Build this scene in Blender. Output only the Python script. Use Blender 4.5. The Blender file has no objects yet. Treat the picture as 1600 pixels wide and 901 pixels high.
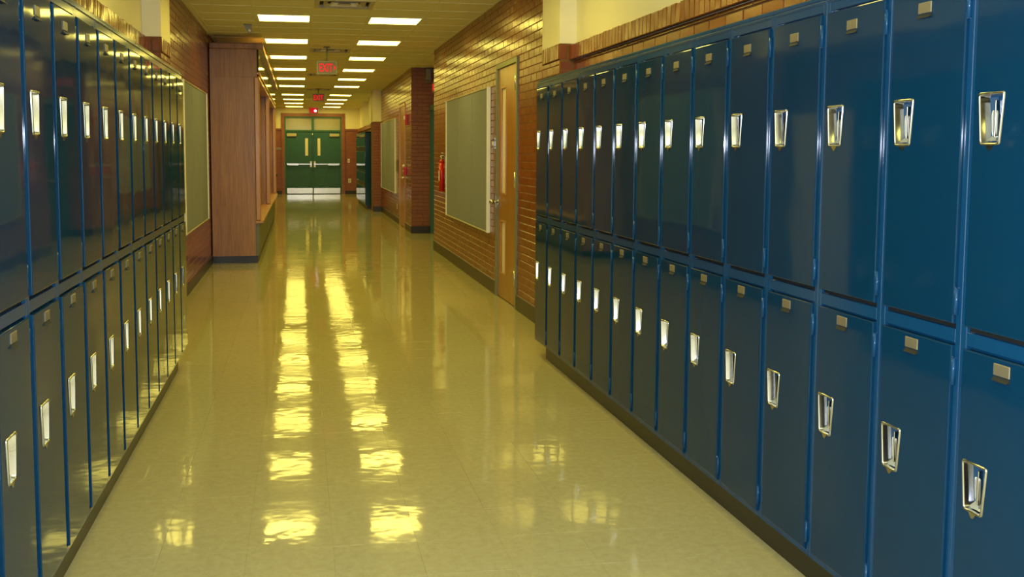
import bpy, bmesh, math, random
from mathutils import Vector, Matrix, Euler
random.seed(7)
S = bpy.context.scene
COL = S.collection
R = math.radians

# ------------------------------------------------------------------ camera
F, YAW, PIT, ROLL, CX, CY, CAMH = 1600.0, 0.17023, 0.08588, -0.00379, 743.43, 375.64, 1.505
def cam_ray(X, Y, d):
    c, s = math.cos(ROLL), math.sin(ROLL); x = c*X + s*Y; u = -s*X + c*Y
    c, s = math.cos(PIT), math.sin(PIT); y = c*d + s*u; z = -s*d + c*u
    c, s = math.cos(YAW), math.sin(YAW); return Vector((c*x + s*y, -s*x + c*y, z))
cd = bpy.data.cameras.new('camera'); cam = bpy.data.objects.new('camera', cd); COL.objects.link(cam)
rx, uy, fw = cam_ray(1, 0, 0), cam_ray(0, 1, 0), cam_ray(0, 0, 1)
M = Matrix((rx, uy, -fw)).transposed().to_4x4(); M.translation = Vector((0, 0, CAMH))
cam.matrix_world = M
cd.sensor_fit = 'HORIZONTAL'; cd.sensor_width = 36.0; cd.lens = 36.0*F/1600.0
cd.shift_x = (800.0-CX)/1600.0; cd.shift_y = -(450.5-CY)/1600.0
cd.clip_start = 0.02; cd.clip_end = 200
S.camera = cam

# ------------------------------------------------------------------ world, light, exposure
W = bpy.data.worlds.new('world'); S.world = W; W.use_nodes = True
W.node_tree.nodes['Background'].inputs[0].default_value = (0.02, 0.018, 0.012, 1)
W.node_tree.nodes['Background'].inputs[1].default_value = 0.2
S.view_settings.view_transform = 'Standard'; S.view_settings.look = 'None'
S.view_settings.gamma = 1.0; S.view_settings.exposure = 0.0; S.view_settings.use_curve_mapping = False
LAMP_COL = (1.0, 0.83, 0.15); LAMP_STR = 12.8; LAMP_W = 3.5; LAMP_SPREAD = 2.7
FLASH_W = 390.0; FLASH_COL = (0.72, 0.80, 1.0)
fl = bpy.data.lights.new('camera_flash', 'POINT'); fl.energy = FLASH_W; fl.color = FLASH_COL; fl.shadow_soft_size = 0.025
flo = bpy.data.objects.new('camera_flash', fl); COL.objects.link(flo); flo.location = (-0.03, -0.02, CAMH+0.07)

# ------------------------------------------------------------------ materials
def nt(name):
    m = bpy.data.materials.new(name); m.use_nodes = True
    return m, m.node_tree, m.node_tree.nodes['Principled BSDF']
def setp(b, col=None, rough=None, metal=None, spec=None, coat=None, coat_r=None):
    if col is not None: b.inputs['Base Color'].default_value = (*col, 1)
    if rough is not None: b.inputs['Roughness'].default_value = rough
    if metal is not None: b.inputs['Metallic'].default_value = metal
    if spec is not None: b.inputs['Specular IOR Level'].default_value = spec
    if coat is not None: b.inputs['Coat Weight'].default_value = coat
    if coat_r is not None: b.inputs['Coat Roughness'].default_value = coat_r
def plain(name, col, rough=0.5, metal=0.0, spec=0.5, coat=0.0, coat_r=0.05, noise=0.0, nscale=20.0, bump=0.0, stretch=(1, 1, 1)):
    m, t, b = nt(name); setp(b, col, rough, metal, spec, coat, coat_r)
    if noise or bump:
        tc = t.nodes.new('ShaderNodeTexCoord'); mp = t.nodes.new('ShaderNodeMapping'); n = t.nodes.new('ShaderNodeTexNoise')
        mp.inputs['Scale'].default_value = stretch; n.inputs['Scale'].default_value = nscale; n.inputs['Detail'].default_value = 4
        t.links.new(tc.outputs['Object'], mp.inputs['Vector']); t.links.new(mp.outputs[0], n.inputs['Vector'])
        if noise:
            r = t.nodes.new('ShaderNodeValToRGB')
            r.color_ramp.elements[0].position = 0.3; r.color_ramp.elements[1].position = 0.7
            r.color_ramp.elements[0].color = (*[c*(1-noise) for c in col], 1)
            r.color_ramp.elements[1].color = (*[min(1, c*(1+noise)) for c in col], 1)
            t.links.new(n.outputs['Fac'], r.inputs[0]); t.links.new(r.outputs[0], b.inputs['Base Color'])
        if bump:
            bp = t.nodes.new('ShaderNodeBump'); bp.inputs['Strength'].default_value = 1.0; bp.inputs['Distance'].default_value = bump
            t.links.new(n.outputs['Fac'], bp.inputs['Height']); t.links.new(bp.outputs[0], b.inputs['Normal'])
    return m
def emit(name, col, s):
    m, t, b = nt(name); setp(b, tuple(0.35*c for c in col), 0.4)
    b.inputs['Emission Color'].default_value = (*col, 1); b.inputs['Emission Strength'].default_value = s
    return m
def rnd_value(t):
    oi = t.nodes.new('ShaderNodeObjectInfo'); g = t.nodes.new('ShaderNodeNewGeometry')
    a = t.nodes.new('ShaderNodeMath'); a.operation = 'ADD'
    t.links.new(oi.outputs['Random'], a.inputs[0]); t.links.new(g.outputs['Random Per Island'], a.inputs[1])
    f = t.nodes.new('ShaderNodeMath'); f.operation = 'FRACT'; t.links.new(a.outputs[0], f.inputs[0])
    return f.outputs[0]
def wavy_paint(name, col, rough, wave, wscale, coat=0.0, coat_r=0.1, spec=0.5):
    """sheet-metal enamel: every sheet slightly buckled in its own way"""
    m, t, b = nt(name); setp(b, col, rough, 0.0, spec, coat, coat_r)
    tc = t.nodes.new('ShaderNodeTexCoord'); n = t.nodes.new('ShaderNodeTexNoise'); v = t.nodes.new('ShaderNodeVectorMath')
    oi = t.nodes.new('ShaderNodeObjectInfo'); mul = t.nodes.new('ShaderNodeMath'); mul.operation = 'MULTIPLY'; mul.inputs[1].default_value = 57.0
    t.links.new(oi.outputs['Random'], mul.inputs[0]); v.operation = 'ADD'
    t.links.new(tc.outputs['Object'], v.inputs[0]); t.links.new(mul.outputs[0], v.inputs[1])
    n.inputs['Scale'].default_value = wscale; n.inputs['Detail'].default_value = 1.0
    t.links.new(v.outputs[0], n.inputs['Vector'])
    bp = t.nodes.new('ShaderNodeBump'); bp.inputs['Distance'].default_value = wave
    n2 = t.nodes.new('ShaderNodeTexNoise'); n2.inputs['Scale'].default_value = 260.0; t.links.new(tc.outputs['Object'], n2.inputs['Vector'])
    bp2 = t.nodes.new('ShaderNodeBump'); bp2.inputs['Distance'].default_value = 0.00001
    t.links.new(n.outputs['Fac'], bp.inputs['Height']); t.links.new(n2.outputs['Fac'], bp2.inputs['Height'])
    t.links.new(bp.outputs[0], bp2.inputs['Normal']); t.links.new(bp2.outputs[0], b.inputs['Normal'])
    return m
def brick_mat(name, c1, c2, rough, bump=0.0006):
    m, t, b = nt(name); setp(b, c1, rough, 0, 0.5)
    rv = rnd_value(t); r = t.nodes.new('ShaderNodeValToRGB')
    r.color_ramp.elements[0].color = (*c1, 1); r.color_ramp.elements[1].color = (*c2, 1)
    tc = t.nodes.new('ShaderNodeNewGeometry'); n = t.nodes.new('ShaderNodeTexNoise'); n.inputs['Scale'].default_value = 35; n.inputs['Detail'].default_value = 5
    t.links.new(tc.outputs['Position'], n.inputs['Vector'])
    mx = t.nodes.new('ShaderNodeMath'); mx.operation = 'MULTIPLY_ADD'; mx.inputs[1].default_value = 0.35
    t.links.new(n.outputs['Fac'], mx.inputs[0]); sc = t.nodes.new('ShaderNodeMath'); sc.operation = 'MULTIPLY'; sc.inputs[1].default_value = 0.65
    t.links.new(rv, sc.inputs[0]); t.links.new(sc.outputs[0], mx.inputs[2]); t.links.new(mx.outputs[0], r.inputs[0])
    t.links.new(r.outputs[0], b.inputs['Base Color'])
    bp = t.nodes.new('ShaderNodeBump'); bp.inputs['Distance'].default_value = bump; t.links.new(n.outputs['Fac'], bp.inputs['Height']); t.links.new(bp.outputs[0], b.inputs['Normal'])
    return m
def far_brick_mat(name, c1, c2, cm, rough):
    """brickwork too far away to tell its bricks apart (about 3 px a course)"""
    m, t, b = nt(name); setp(b, c1, rough)
    g = t.nodes.new('ShaderNodeNewGeometry'); sp = t.nodes.new('ShaderNodeSeparateXYZ'); ad = t.nodes.new('ShaderNodeMath'); cb = t.nodes.new('ShaderNodeCombineXYZ')
    t.links.new(g.outputs['Position'], sp.inputs[0]); t.links.new(sp.outputs['X'], ad.inputs[0]); t.links.new(sp.outputs['Y'], ad.inputs[1])
    t.links.new(ad.outputs[0], cb.inputs['X']); t.links.new(sp.outputs['Z'], cb.inputs['Y'])
    k = t.nodes.new('ShaderNodeTexBrick'); k.inputs['Scale'].default_value = 1.0
    k.inputs['Brick Width'].default_value = 0.213; k.inputs['Row Height'].default_value = 0.071; k.inputs['Mortar Size'].default_value = 0.005
    k.inputs['Color1'].default_value = (*c1, 1); k.inputs['Color2'].default_value = (*c2, 1); k.inputs['Mortar'].default_value = (*cm, 1)
    t.links.new(cb.outputs[0], k.inputs['Vector']); t.links.new(k.outputs['Color'], b.inputs['Base Color'])
    return m
def wood_mat(name, c1, c2, rough, scale=9.0, axis='Z', coat=0.3):
    m, t, b = nt(name); setp(b, c1, rough, 0, 0.5, coat, 0.15)
    tc = t.nodes.new('ShaderNodeTexCoord'); mp = t.nodes.new('ShaderNodeMapping')
    mp.inputs['Scale'].default_value = {'Z': (1, 1, 0.06), 'Y': (1, 0.06, 1), 'X': (0.06, 1, 1)}[axis]
    n = t.nodes.new('ShaderNodeTexNoise'); n.inputs['Scale'].default_value = scale; n.inputs['Detail'].default_value = 6; n.inputs['Distortion'].default_value = 1.2
    n2 = t.nodes.new('ShaderNodeTexNoise'); n2.inputs['Scale'].default_value = scale*9; n2.inputs['Detail'].default_value = 3
    t.links.new(tc.outputs['Object'], mp.inputs['Vector']); t.links.new(mp.outputs[0], n.inputs['Vector']); t.links.new(mp.outputs[0], n2.inputs['Vector'])
    a = t.nodes.new('ShaderNodeMath'); a.operation = 'MULTIPLY_ADD'; a.inputs[1].default_value = 0.45
    t.links.new(n2.outputs['Fac'], a.inputs[0]); h = t.nodes.new('ShaderNodeMath'); h.operation = 'MULTIPLY'; h.inputs[1].default_value = 0.6
    t.links.new(n.outputs['Fac'], h.inputs[0]); t.links.new(h.outputs[0], a.inputs[2])
    r = t.nodes.new('ShaderNodeValToRGB'); r.color_ramp.elements[0].position = 0.36; r.color_ramp.elements[1].position = 0.66
    r.color_ramp.elements[0].color = (*c2, 1); r.color_ramp.elements[1].color = (*c1, 1)
    t.links.new(a.outputs[0], r.inputs[0]); t.links.new(r.outputs[0], b.inputs['Base Color'])
    return m
def floor_mat():
    m, t, b = nt('waxed_vinyl_tile'); setp(b, (0.60, 0.48, 0.14), 0.06, 0, 0.22)
    g = t.nodes.new('ShaderNodeNewGeometry')
    n = t.nodes.new('ShaderNodeTexNoise'); n.inputs['Scale'].default_value = 28; n.inputs['Detail'].default_value = 6; n.inputs['Roughness'].default_value = 0.7
    t.links.new(g.outputs['Position'], n.inputs['Vector'])
    r = t.nodes.new('ShaderNodeValToRGB'); r.color_ramp.elements[0].position = 0.30; r.color_ramp.elements[1].position = 0.62
    r.color_ramp.elements[0].color = (0.38, 0.335, 0.165, 1); r.color_ramp.elements[1].color = (0.44, 0.40, 0.215, 1)
    t.links.new(n.outputs['Fac'], r.inputs[0])
    # each tile a touch lighter or darker
    rv = rnd_value(t); mr = t.nodes.new('ShaderNodeMapRange'); mr.inputs['To Min'].default_value = 0.985; mr.inputs['To Max'].default_value = 1.01
    t.links.new(rv, mr.inputs['Value']); mx = t.nodes.new('ShaderNodeVectorMath'); mx.operation = 'SCALE'
    t.links.new(r.outputs[0], mx.inputs[0]); t.links.new(mr.outputs[0], mx.inputs['Scale'])
    t.links.new(mx.outputs[0], b.inputs['Base Color'])
    # wax waviness
    w = t.nodes.new('ShaderNodeTexNoise'); w.inputs['Scale'].default_value = 7.0; w.inputs['Detail'].default_value = 2.0
    t.links.new(g.outputs['Position'], w.inputs['Vector'])
    bp = t.nodes.new('ShaderNodeBump'); bp.inputs['Distance'].default_value = 0.0011
    t.links.new(w.outputs['Fac'], bp.inputs['Height']); t.links.new(bp.outputs[0], b.inputs['Normal'])
    # scuffed wax: gloss varies a little
    w2 = t.nodes.new('ShaderNodeTexNoise'); w2.inputs['Scale'].default_value = 2.2; w2.inputs['Detail'].default_value = 5
    t.links.new(g.outputs['Position'], w2.inputs['Vector'])
    rr = t.nodes.new('ShaderNodeMapRange'); rr.inputs['From Min'].default_value = 0.3; rr.inputs['From Max'].default_value = 0.7
    rr.inputs['To Min'].default_value = 0.035; rr.inputs['To Max'].default_value = 0.10
    t.links.new(w2.outputs['Fac'], rr.inputs['Value']); t.links.new(rr.outputs[0], b.inputs['Roughness'])
    return m

MT = dict(
    paint=wavy_paint('blue_locker_enamel', (0.003, 0.032, 0.078), 0.055, 0.0019, 3.0, spec=0.20),
    paint_flashlit=wavy_paint('blue_locker_flashlit_enamel', (0.005, 0.052, 0.140), 0.13, 0.0006, 3.0, spec=0.3),  # locker blue again, lighter: the flash brightness is put into the colour
    dark=plain('dark_gap', (0.006, 0.008, 0.008), 0.7),
    chrome=plain('chrome', (0.46, 0.47, 0.50), 0.12, 1.0),
    chrome_dull=plain('brass_nickel', (0.62, 0.52, 0.30), 0.28, 1.0),
    brassplate=plain('number_plate_metal', (0.26, 0.23, 0.15), 0.38, 0.5),
    plinth=plain('black_plinth', (0.012, 0.011, 0.009), 0.35),
    base=plain('dark_rubber_base', (0.030, 0.022, 0.014), 0.35),
    brick=brick_mat('glazed_orange_brick', (0.170, 0.038, 0.007), (0.250, 0.068, 0.014), 0.19),
    brick_shade=brick_mat('shade_tinted_brick', (0.22, 0.065, 0.028), (0.30, 0.10, 0.04), 0.4),  # brick copy for dim camera-facing faces; their shade was put into the colour
    mortar=plain('mortar', (0.20, 0.092, 0.032), 0.9, noise=0.15, nscale=60),
    brickfar=far_brick_mat('far_brickwork', (0.26, 0.075, 0.025), (0.33, 0.10, 0.035), (0.26, 0.13, 0.06), 0.35),
    cream=plain('cream_wall_paint', (0.92, 0.86, 0.62), 0.55, noise=0.02, nscale=3),
    ceil_tile=plain('ceiling_tile', (0.84, 0.82, 0.48), 0.9, noise=0.04, nscale=90, bump=0.0006),
    ceil_grid=plain('ceiling_tee_bar', (0.82, 0.80, 0.47), 0.6),
    diffuser=emit('lit_diffuser', LAMP_COL, LAMP_STR),
    white=plain('white_enamel', (0.80, 0.80, 0.76), 0.35),
    vent=plain('vent_metal', (0.50, 0.46, 0.32), 0.45),
    oak=wood_mat('red_oak_veneer', (0.44, 0.21, 0.100), (0.23, 0.092, 0.038), 0.42, 6.0),
    oak_trim=wood_mat('golden_oak_trim', (0.55, 0.28, 0.075), (0.44, 0.19, 0.045), 0.3),
    doorwood=wood_mat('golden_oak_door', (0.40, 0.175, 0.018), (0.30, 0.115, 0.010), 0.28),
    olive=plain('olive_frame_paint', (0.20, 0.22, 0.13), 0.4),
    teal=plain('dark_teal_door_paint', (0.022, 0.110, 0.110), 0.38, noise=0.08, nscale=8),
    teal_frame=plain('teal_frame_paint', (0.045, 0.150, 0.105), 0.4),
    steel=plain('stainless_steel', (0.66, 0.65, 0.60), 0.22, 1.0, noise=0.05, nscale=30, stretch=(1, 1, 6)),
    alum=plain('white_aluminium_trim', (0.90, 0.92, 0.95), 0.35),
    cork=plain('grey_green_board_vinyl', (0.22, 0.245, 0.32), 0.7, noise=0.05, nscale=120),
    glass=None,
    slitglass=plain('frosted_slit_glass', (0.85, 0.78, 0.50), 0.25),
    laminate=plain('grey_green_laminate', (0.14, 0.16, 0.10), 0.35),
    blackgloss=plain('dark_glass_header', (0.02, 0.02, 0.015), 0.06, spec=0.8),
    grey=plain('grey_housing', (0.22, 0.22, 0.18), 0.45),
    signface=plain('sign_face', (0.14, 0.13, 0.10), 0.4),
    signdim=plain('dim_red_sign_face', (0.16, 0.03, 0.025), 0.4),
    red_lit=emit('lit_red_letters', (1.0, 0.006, 0.015), 0.55),
    red_face=emit('lit_red_panel', (1.0, 0.010, 0.03), 0.30),
    white_lit=emit('lit_hot_spot', (1.0, 0.9, 0.9), 3.0),
    red=plain('red_enamel', (0.55, 0.012, 0.010), 0.25),
    black=plain('black_rubber', (0.012, 0.012, 0.012), 0.5),
    transom=plain('transom_glass', (0.40, 0.37, 0.26), 0.10, spec=0.7),
    floor=floor_mat(),
    slab=plain('floor_joint', (0.34, 0.30, 0.15), 0.6),
)
def glass_mat():
    m, t, b = nt('case_glass'); setp(b, (1, 1, 1), 0.02, 0, 0.5)
    b.inputs['Transmission Weight'].default_value = 1.0; b.inputs['IOR'].default_value = 1.45
    return m
MT['glass'] = glass_mat()

# ------------------------------------------------------------------ helpers
def chamfer_box_data(x0, x1, y0, y1, z0, z1, c=0.0):
    if c <= 0:
        v = [(x, y, z) for z in (z0, z1) for y in (y0, y1) for x in (x0, x1)]
        f = [(0, 2, 3, 1), (4, 5, 7, 6), (0, 1, 5, 4), (2, 6, 7, 3), (0, 4, 6, 2), (1, 3, 7, 5)]
        return v, f
    c = min(c, (x1-x0)/2.5, (y1-y0)/2.5, (z1-z0)/2.5)
    bm = bmesh.new()
    r = bmesh.ops.create_cube(bm, size=1.0)
    for w in bm.verts:
        w.co = Vector(((x0+x1)/2 + w.co.x*(x1-x0), (y0+y1)/2 + w.co.y*(y1-y0), (z0+z1)/2 + w.co.z*(z1-z0)))
    bmesh.ops.bevel(bm, geom=list(bm.edges), offset=c, segments=1, affect='EDGES')
    bm.verts.index_update()
    v = [tuple(w.co) for w in bm.verts]; f = [tuple(q.index for q in p.verts) for p in bm.faces]
    bm.free(); return v, f
class MB:
    def __init__(s): s.v = []; s.f = []; s.sm = []
    def add(s, v, f, smooth=False):
        o = len(s.v); s.v += [tuple(p) for p in v]; s.f += [tuple(i+o for i in q) for q in f]; s.sm += [smooth]*len(f); return s
    def box(s, x0, x1, y0, y1, z0, z1, c=0.0):
        return s.add(*chamfer_box_data(min(x0, x1), max(x0, x1), min(y0, y1), max(y0, y1), min(z0, z1), max(z0, z1), c))
    def cyl(s, p0, p1, r, n=12, r1=None, smooth=True):
        p0, p1 = Vector(p0), Vector(p1); d = (p1-p0).normalized(); a = d.orthogonal().normalized(); b = d.cross(a)
        r1 = r if r1 is None else r1
        v = [p0 + (a*math.cos(t) + b*math.sin(t))*r for t in [2*math.pi*i/n for i in range(n)]] + [p1 + (a*math.cos(t) + b*math.sin(t))*r1 for t in [2*math.pi*i/n for i in range(n)]]
        o = len(s.v)
        s.add(v, [(i, (i+1) % n, n+(i+1) % n, n+i) for i in range(n)], smooth)
        s.f += [tuple(o+i for i in reversed(range(n))), tuple(o+n+i for i in range(n))]; s.sm += [False, False]; return s
    def tube(s, pts, r, n=8):
        for a, b in zip(pts[:-1], pts[1:]): s.cyl(a, b, r, n)
        return s
    def sphere(s, c, r, n=10, sq=(1, 1, 1)):
        v = []; f = []
        for i in range(n+1):
            th = math.pi*i/n
            for j in range(2*n):
                ph = math.pi*j/n; v.append((c[0]+r*sq[0]*math.sin(th)*math.cos(ph), c[1]+r*sq[1]*math.sin(th)*math.sin(ph), c[2]+r*sq[2]*math.cos(th)))
        for i in range(n):
            for j in range(2*n):
                a = i*2*n+j; b = i*2*n+(j+1) % (2*n); f.append((a, a+2*n, b+2*n, b))
        return s.add(v, f, True)
    def mesh(s, name, mat):
        me = bpy.data.meshes.new(name); me.from_pydata(s.v, [], s.f)
        me.polygons.foreach_set('use_smooth', s.sm); me.validate(); me.update()
        if mat is not None: me.materials.append(MT[mat] if isinstance(mat, str) else mat)
        return me
    def build(s, name, mat, parent=None, loc=None, rot=None):
        return put(name, s.mesh(name, mat), parent, loc, rot)
def put(name, me, parent=None, loc=None, rot=None):
    o = bpy.data.objects.new(name, me); COL.objects.link(o)
    if loc is not None: o.location = loc
    if rot is not None: o.rotation_euler = rot
    if parent is not None: o.parent = parent
    return o
def box(name, mat, b, parent=None, c=0.0): return MB().box(*b, c).build(name, mat, parent)
def thing(name, label, cat, loc=(0, 0, 0), rz=0.0, group=None):
    o = bpy.data.objects.new(name, None); COL.objects.link(o); o.location = loc; o.rotation_euler = (0, 0, rz)
    o.empty_display_size = 0.1; return tag(o, label, cat, group)
def tag(o, label, cat, group=None):
    o['label'] = label; o['category'] = cat
    if group: o['group'] = group
    return o
def struct(o): o['kind'] = 'structure'; return o
def stuff(o): o['kind'] = 'stuff'; return o
def copy_tree(o, parent=None):
    c = o.copy(); COL.objects.link(c)
    if parent is not None: c.parent = parent
    for ch in list(o.children): copy_tree(ch, c)
    return c
def text_mesh(name, txt, size, extrude, mat):
    cu = bpy.data.curves.new(name, 'FONT'); cu.body = txt; cu.size = size; cu.extrude = extrude; cu.align_x = 'CENTER'; cu.align_y = 'CENTER'; cu.offset = 0.004
    to = bpy.data.objects.new(name, cu); COL.objects.link(to)
    bpy.context.view_layer.update()
    me = bpy.data.meshes.new_from_object(to.evaluated_get(bpy.context.evaluated_depsgraph_get()))
    bpy.data.objects.remove(to); bpy.data.curves.remove(cu)
    me.name = name; me.materials.clear(); me.materials.append(MT[mat]); return me
ORD = 'first second third fourth fifth sixth seventh eighth ninth tenth eleventh twelfth thirteenth fourteenth fifteenth sixteenth'.split()

# ------------------------------------------------------------------ dimensions
XR, XL, ZC = 2.042, -1.176, 3.05           # corridor wall faces, ceiling
XNR, XNL = 2.172, -1.33                    # recessed walls behind the two locker rows
YE, YB = 37.0, -3.5                        # end wall, wall behind the camera
TX, TY, GX, GY = 0.643, 0.626, 0.161, 11.987
ROWS = [-3, -2, -1, 0, 1, 2, 3, 4, 5, 6.5, 7.5, 8.5, 9.5]

# ------------------------------------------------------------------ floor
fl_o = struct(MB().box(-1.6, 3.2, YB, YE+0.2, -0.15, -0.0035).build('floor', 'slab'))
FT = (XR-XL)/10
def tile_data(c=0.0005):
    h = FT/2-0.00015; k = h-c
    v = [(-k, -k, 0), (k, -k, 0), (k, k, 0), (-k, k, 0), (-h, -h, -c), (h, -h, -c), (h, h, -c), (-h, h, -c), (-h, -h, -.004), (h, -h, -.004), (h, h, -.004), (-h, h, -.004)]
    f = [(0, 1, 2, 3)] + [(i, i+4, (i+1) % 4+4, (i+1) % 4) for i in range(4)] + [(i+4, i+8, (i+1) % 4+8, (i+1) % 4+4) for i in range(4)]
    return v, f
tile_me = MB().add(*tile_data()).mesh('floor_tile', 'floor')
rest = MB()
yrow = 3.2
Y0T = yrow-FT*21
for r in range(0, 126):
    for c in range(-1, 13):
        x = XL+FT*(c+0.5); y = Y0T+FT*(r+0.5)
        if y > YE+0.1: continue
        rx_, ry_ = random.gauss(0, 0.0011), random.gauss(0, 0.0017)
        if 21 <= r < 51 and 0 <= c < 10:
            put('floor_tile', tile_me, fl_o, (x, y, 0), (rx_, ry_, 0))
        else:
            v, f = tile_data(); mt = Euler((rx_, ry_, 0)).to_matrix()
            rest.add([mt @ Vector(p) + Vector((x, y, 0)) for p in v], f)
stuff(rest.build('floor_tile_field', 'floor', fl_o))

# ------------------------------------------------------------------ ceiling
ce = struct(MB().box(-1.6, 3.2, YB, YE+0.2, ZC+0.07, ZC+0.2).build('ceiling', 'ceil_tile'))
def ctile():
    v, f = chamfer_box_data(-TX/2+0.011, TX/2-0.011, -TY/2+0.011, TY/2-0.011, 0.004, 0.02); return v, f
ct_me = MB().add(*ctile()).mesh('ceiling_tile', 'ceil_tile')
light_rows = set(int(round(k*4)) for k in ROWS)
vent_rows = {-2, 6, 14, 22, 30}
rest = MB(); grid = MB()
jmin, jmax = int((YB-GY)/TY)-1, int((YE-GY)/TY)+1
for j in range(jmin, jmax):
    y = GY+TY*(j+0.5)
    for i in range(-3, 5):
        x = GX+TX*(i+0.5)
        if i in (-1, 1) and j in light_rows: continue
        if i == 0 and j in vent_rows: continue
        if j >= -4 and -2 <= i <= 2: put('ceiling_tile', ct_me, ce, (x, y, ZC))
        else:
            v, f = ctile(); rest.add([(a+x, b+y, d+ZC) for a, b, d in v], f)
    grid.box(-1.5, 2.9, GY+TY*j-0.011, GY+TY*j+0.011, ZC, ZC+0.03)
for i in range(-2, 5): grid.box(GX+TX*i-0.011, GX+TX*i+0.011, YB, YE, ZC-0.0006, ZC+0.03)
stuff(rest.build('ceiling_tile_field', 'ceil_tile', ce)); grid.build('tee_bar_grid', 'ceil_grid', ce)
edge = MB(); edge.box(XR-0.02, XR, 8.57, 15.72, ZC-0.004, ZC+0.01).box(XL, XL+0.02, 9.97, YE, ZC-0.004, ZC+0.01).box(XR-0.02, XR, 18.95, 26.2, ZC-0.004, ZC+0.01)
edge.build('wall_angle', 'ceil_grid', ce)

# ceiling lights
def make_light():
    t = thing('ceiling_light', '', 'ceiling light')
    m = MB(); a, b = TX/2-0.012, TY/2-0.012
    m.box(-a, a, -b, -b+0.02, 0.0, 0.06).box(-a, a, b-0.02, b, 0.0, 0.06).box(-a, -a+0.02, -b+0.02, b-0.02, 0.0, 0.06).box(a-0.02, a, -b+0.02, b-0.02, 0.0, 0.06)
    m.build('frame', 'white', t)
    # prismatic lens, slightly dished between its edges
    n = 8; v = []; f = []
    for i in range(n+1):
        for j in range(n+1):
            u, w = i/n, j/n
            v.append((-a+0.02+u*(2*a-0.04), -b+0.02+w*(2*b-0.04), 0.012-0.006*math.sin(math.pi*u)*math.sin(math.pi*w)))
    for i in range(n):
        for j in range(n):
            q = i*(n+1)+j; f.append((q, q+1, q+n+2, q+n+1))
    MB().add(v, f, True).build('diffuser', 'diffuser', t)
    # the prismatic lens throws most of its light downwards
    ld = bpy.data.lights.new('lens_light', 'AREA'); ld.shape = 'SQUARE'; ld.size = 2*a-0.06; ld.energy = LAMP_W; ld.color = LAMP_COL; ld.spread = LAMP_SPREAD
    lo = bpy.data.objects.new('lens_light', ld); COL.objects.link(lo); lo.parent = t; lo.location = (0, 0, 0.002)
    return t
proto = None
vis = [k for k in ROWS if k >= 0]
for k in ROWS:
    for side, i in (('left', -1), ('right', 1)):
        if proto is None: t = proto = make_light()
        else: t = copy_tree(proto)
        t.location = (GX+TX*(i+0.5), GY+TY*(k*4+0.5), ZC-0.004)
        if k in vis:
            n = vis.index(k)
            w = 'nearest' if n == 0 else ('farthest' if n == 9 else ORD[n]+' from the front')
            t['label'] = f'square lit ceiling light, {w} in the {side}-hand line of lights'; t['group'] = f'{side} line of square ceiling lights'
        else:
            t['label'] = f'square lit ceiling light above the picture, {ORD[int(-1-k)]} in front of the {side} line'

# ceiling vents
def vent(j, label):
    t = thing('ceiling_vent', label, 'vent', (GX+TX*0.5, GY+TY*(j+0.5), ZC-0.004), 0, 'air vents in the middle of the ceiling')
    a, b = TX/2-0.012, TY/2-0.012
    MB().box(-a, a, -b, -b+0.05, 0, 0.03).box(-a, a, b-0.05, b, 0, 0.03).box(-a, -a+0.05, -b+0.05, b-0.05, 0, 0.03).box(a-0.05, a, -b+0.05, b-0.05, 0, 0.03).build('frame', 'vent', t)
    box('backing', 'dark', (-a+0.03, a-0.03, -b+0.03, b-0.03, 0.045, 0.05), t)
    for q in range(3):
        d = 0.09+q*0.075
        m = MB()
        for sx in (1, -1):
            m.add([(sx*(a-d), -b+d, 0.004), (sx*(a-d), b-d, 0.004), (sx*(a-d-0.05), b-d-0.05, 0.034), (sx*(a-d-0.05), -b+d+0.05, 0.034)], [(0, 1, 2, 3)])
        for sy in (1, -1):
            m.add([(-a+d, sy*(b-d), 0.004), (a-d, sy*(b-d), 0.004), (a-d-0.05, sy*(b-d-0.05), 0.034), (-a+d+0.05, sy*(b-d-0.05), 0.034)], [(0, 1, 2, 3)])
        m.build('vane', 'white' if q == 1 else 'vent', t)
vent(-2, 'square ceiling vent at the top edge, nearest of the vents')
vent(6, 'ceiling vent just in front of the nearest exit sign')
vent(14, 'ceiling vent just behind the nearest exit sign')
vent(22, 'ceiling vent in front of the second, farther exit sign')

# small pale sensor wedge on the ceiling above the display case
t = thing('motion_sensor', 'small pale wedge-shaped sensor on the ceiling near the oak case', 'sensor', (-0.61, 13.0, ZC))
MB().add([(-0.05, -0.03, 0), (0.05, -0.03, 0), (0.05, 0.04, 0), (-0.05, 0.04, 0), (0.0, -0.02, -0.10), (0.045, -0.02, -0.10), (0.045, 0.02, -0.10), (0.0, 0.02, -0.10)],
         [(0, 1, 2, 3), (7, 6, 5, 4), (0, 4, 5, 1), (1, 5, 6, 2), (2, 6, 7, 3), (3, 7, 4, 0)]).build('housing', 'grey', t)
MB().sphere((0.022, -0.021, -0.07), 0.016, 6).build('lens', 'white', t)

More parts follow.
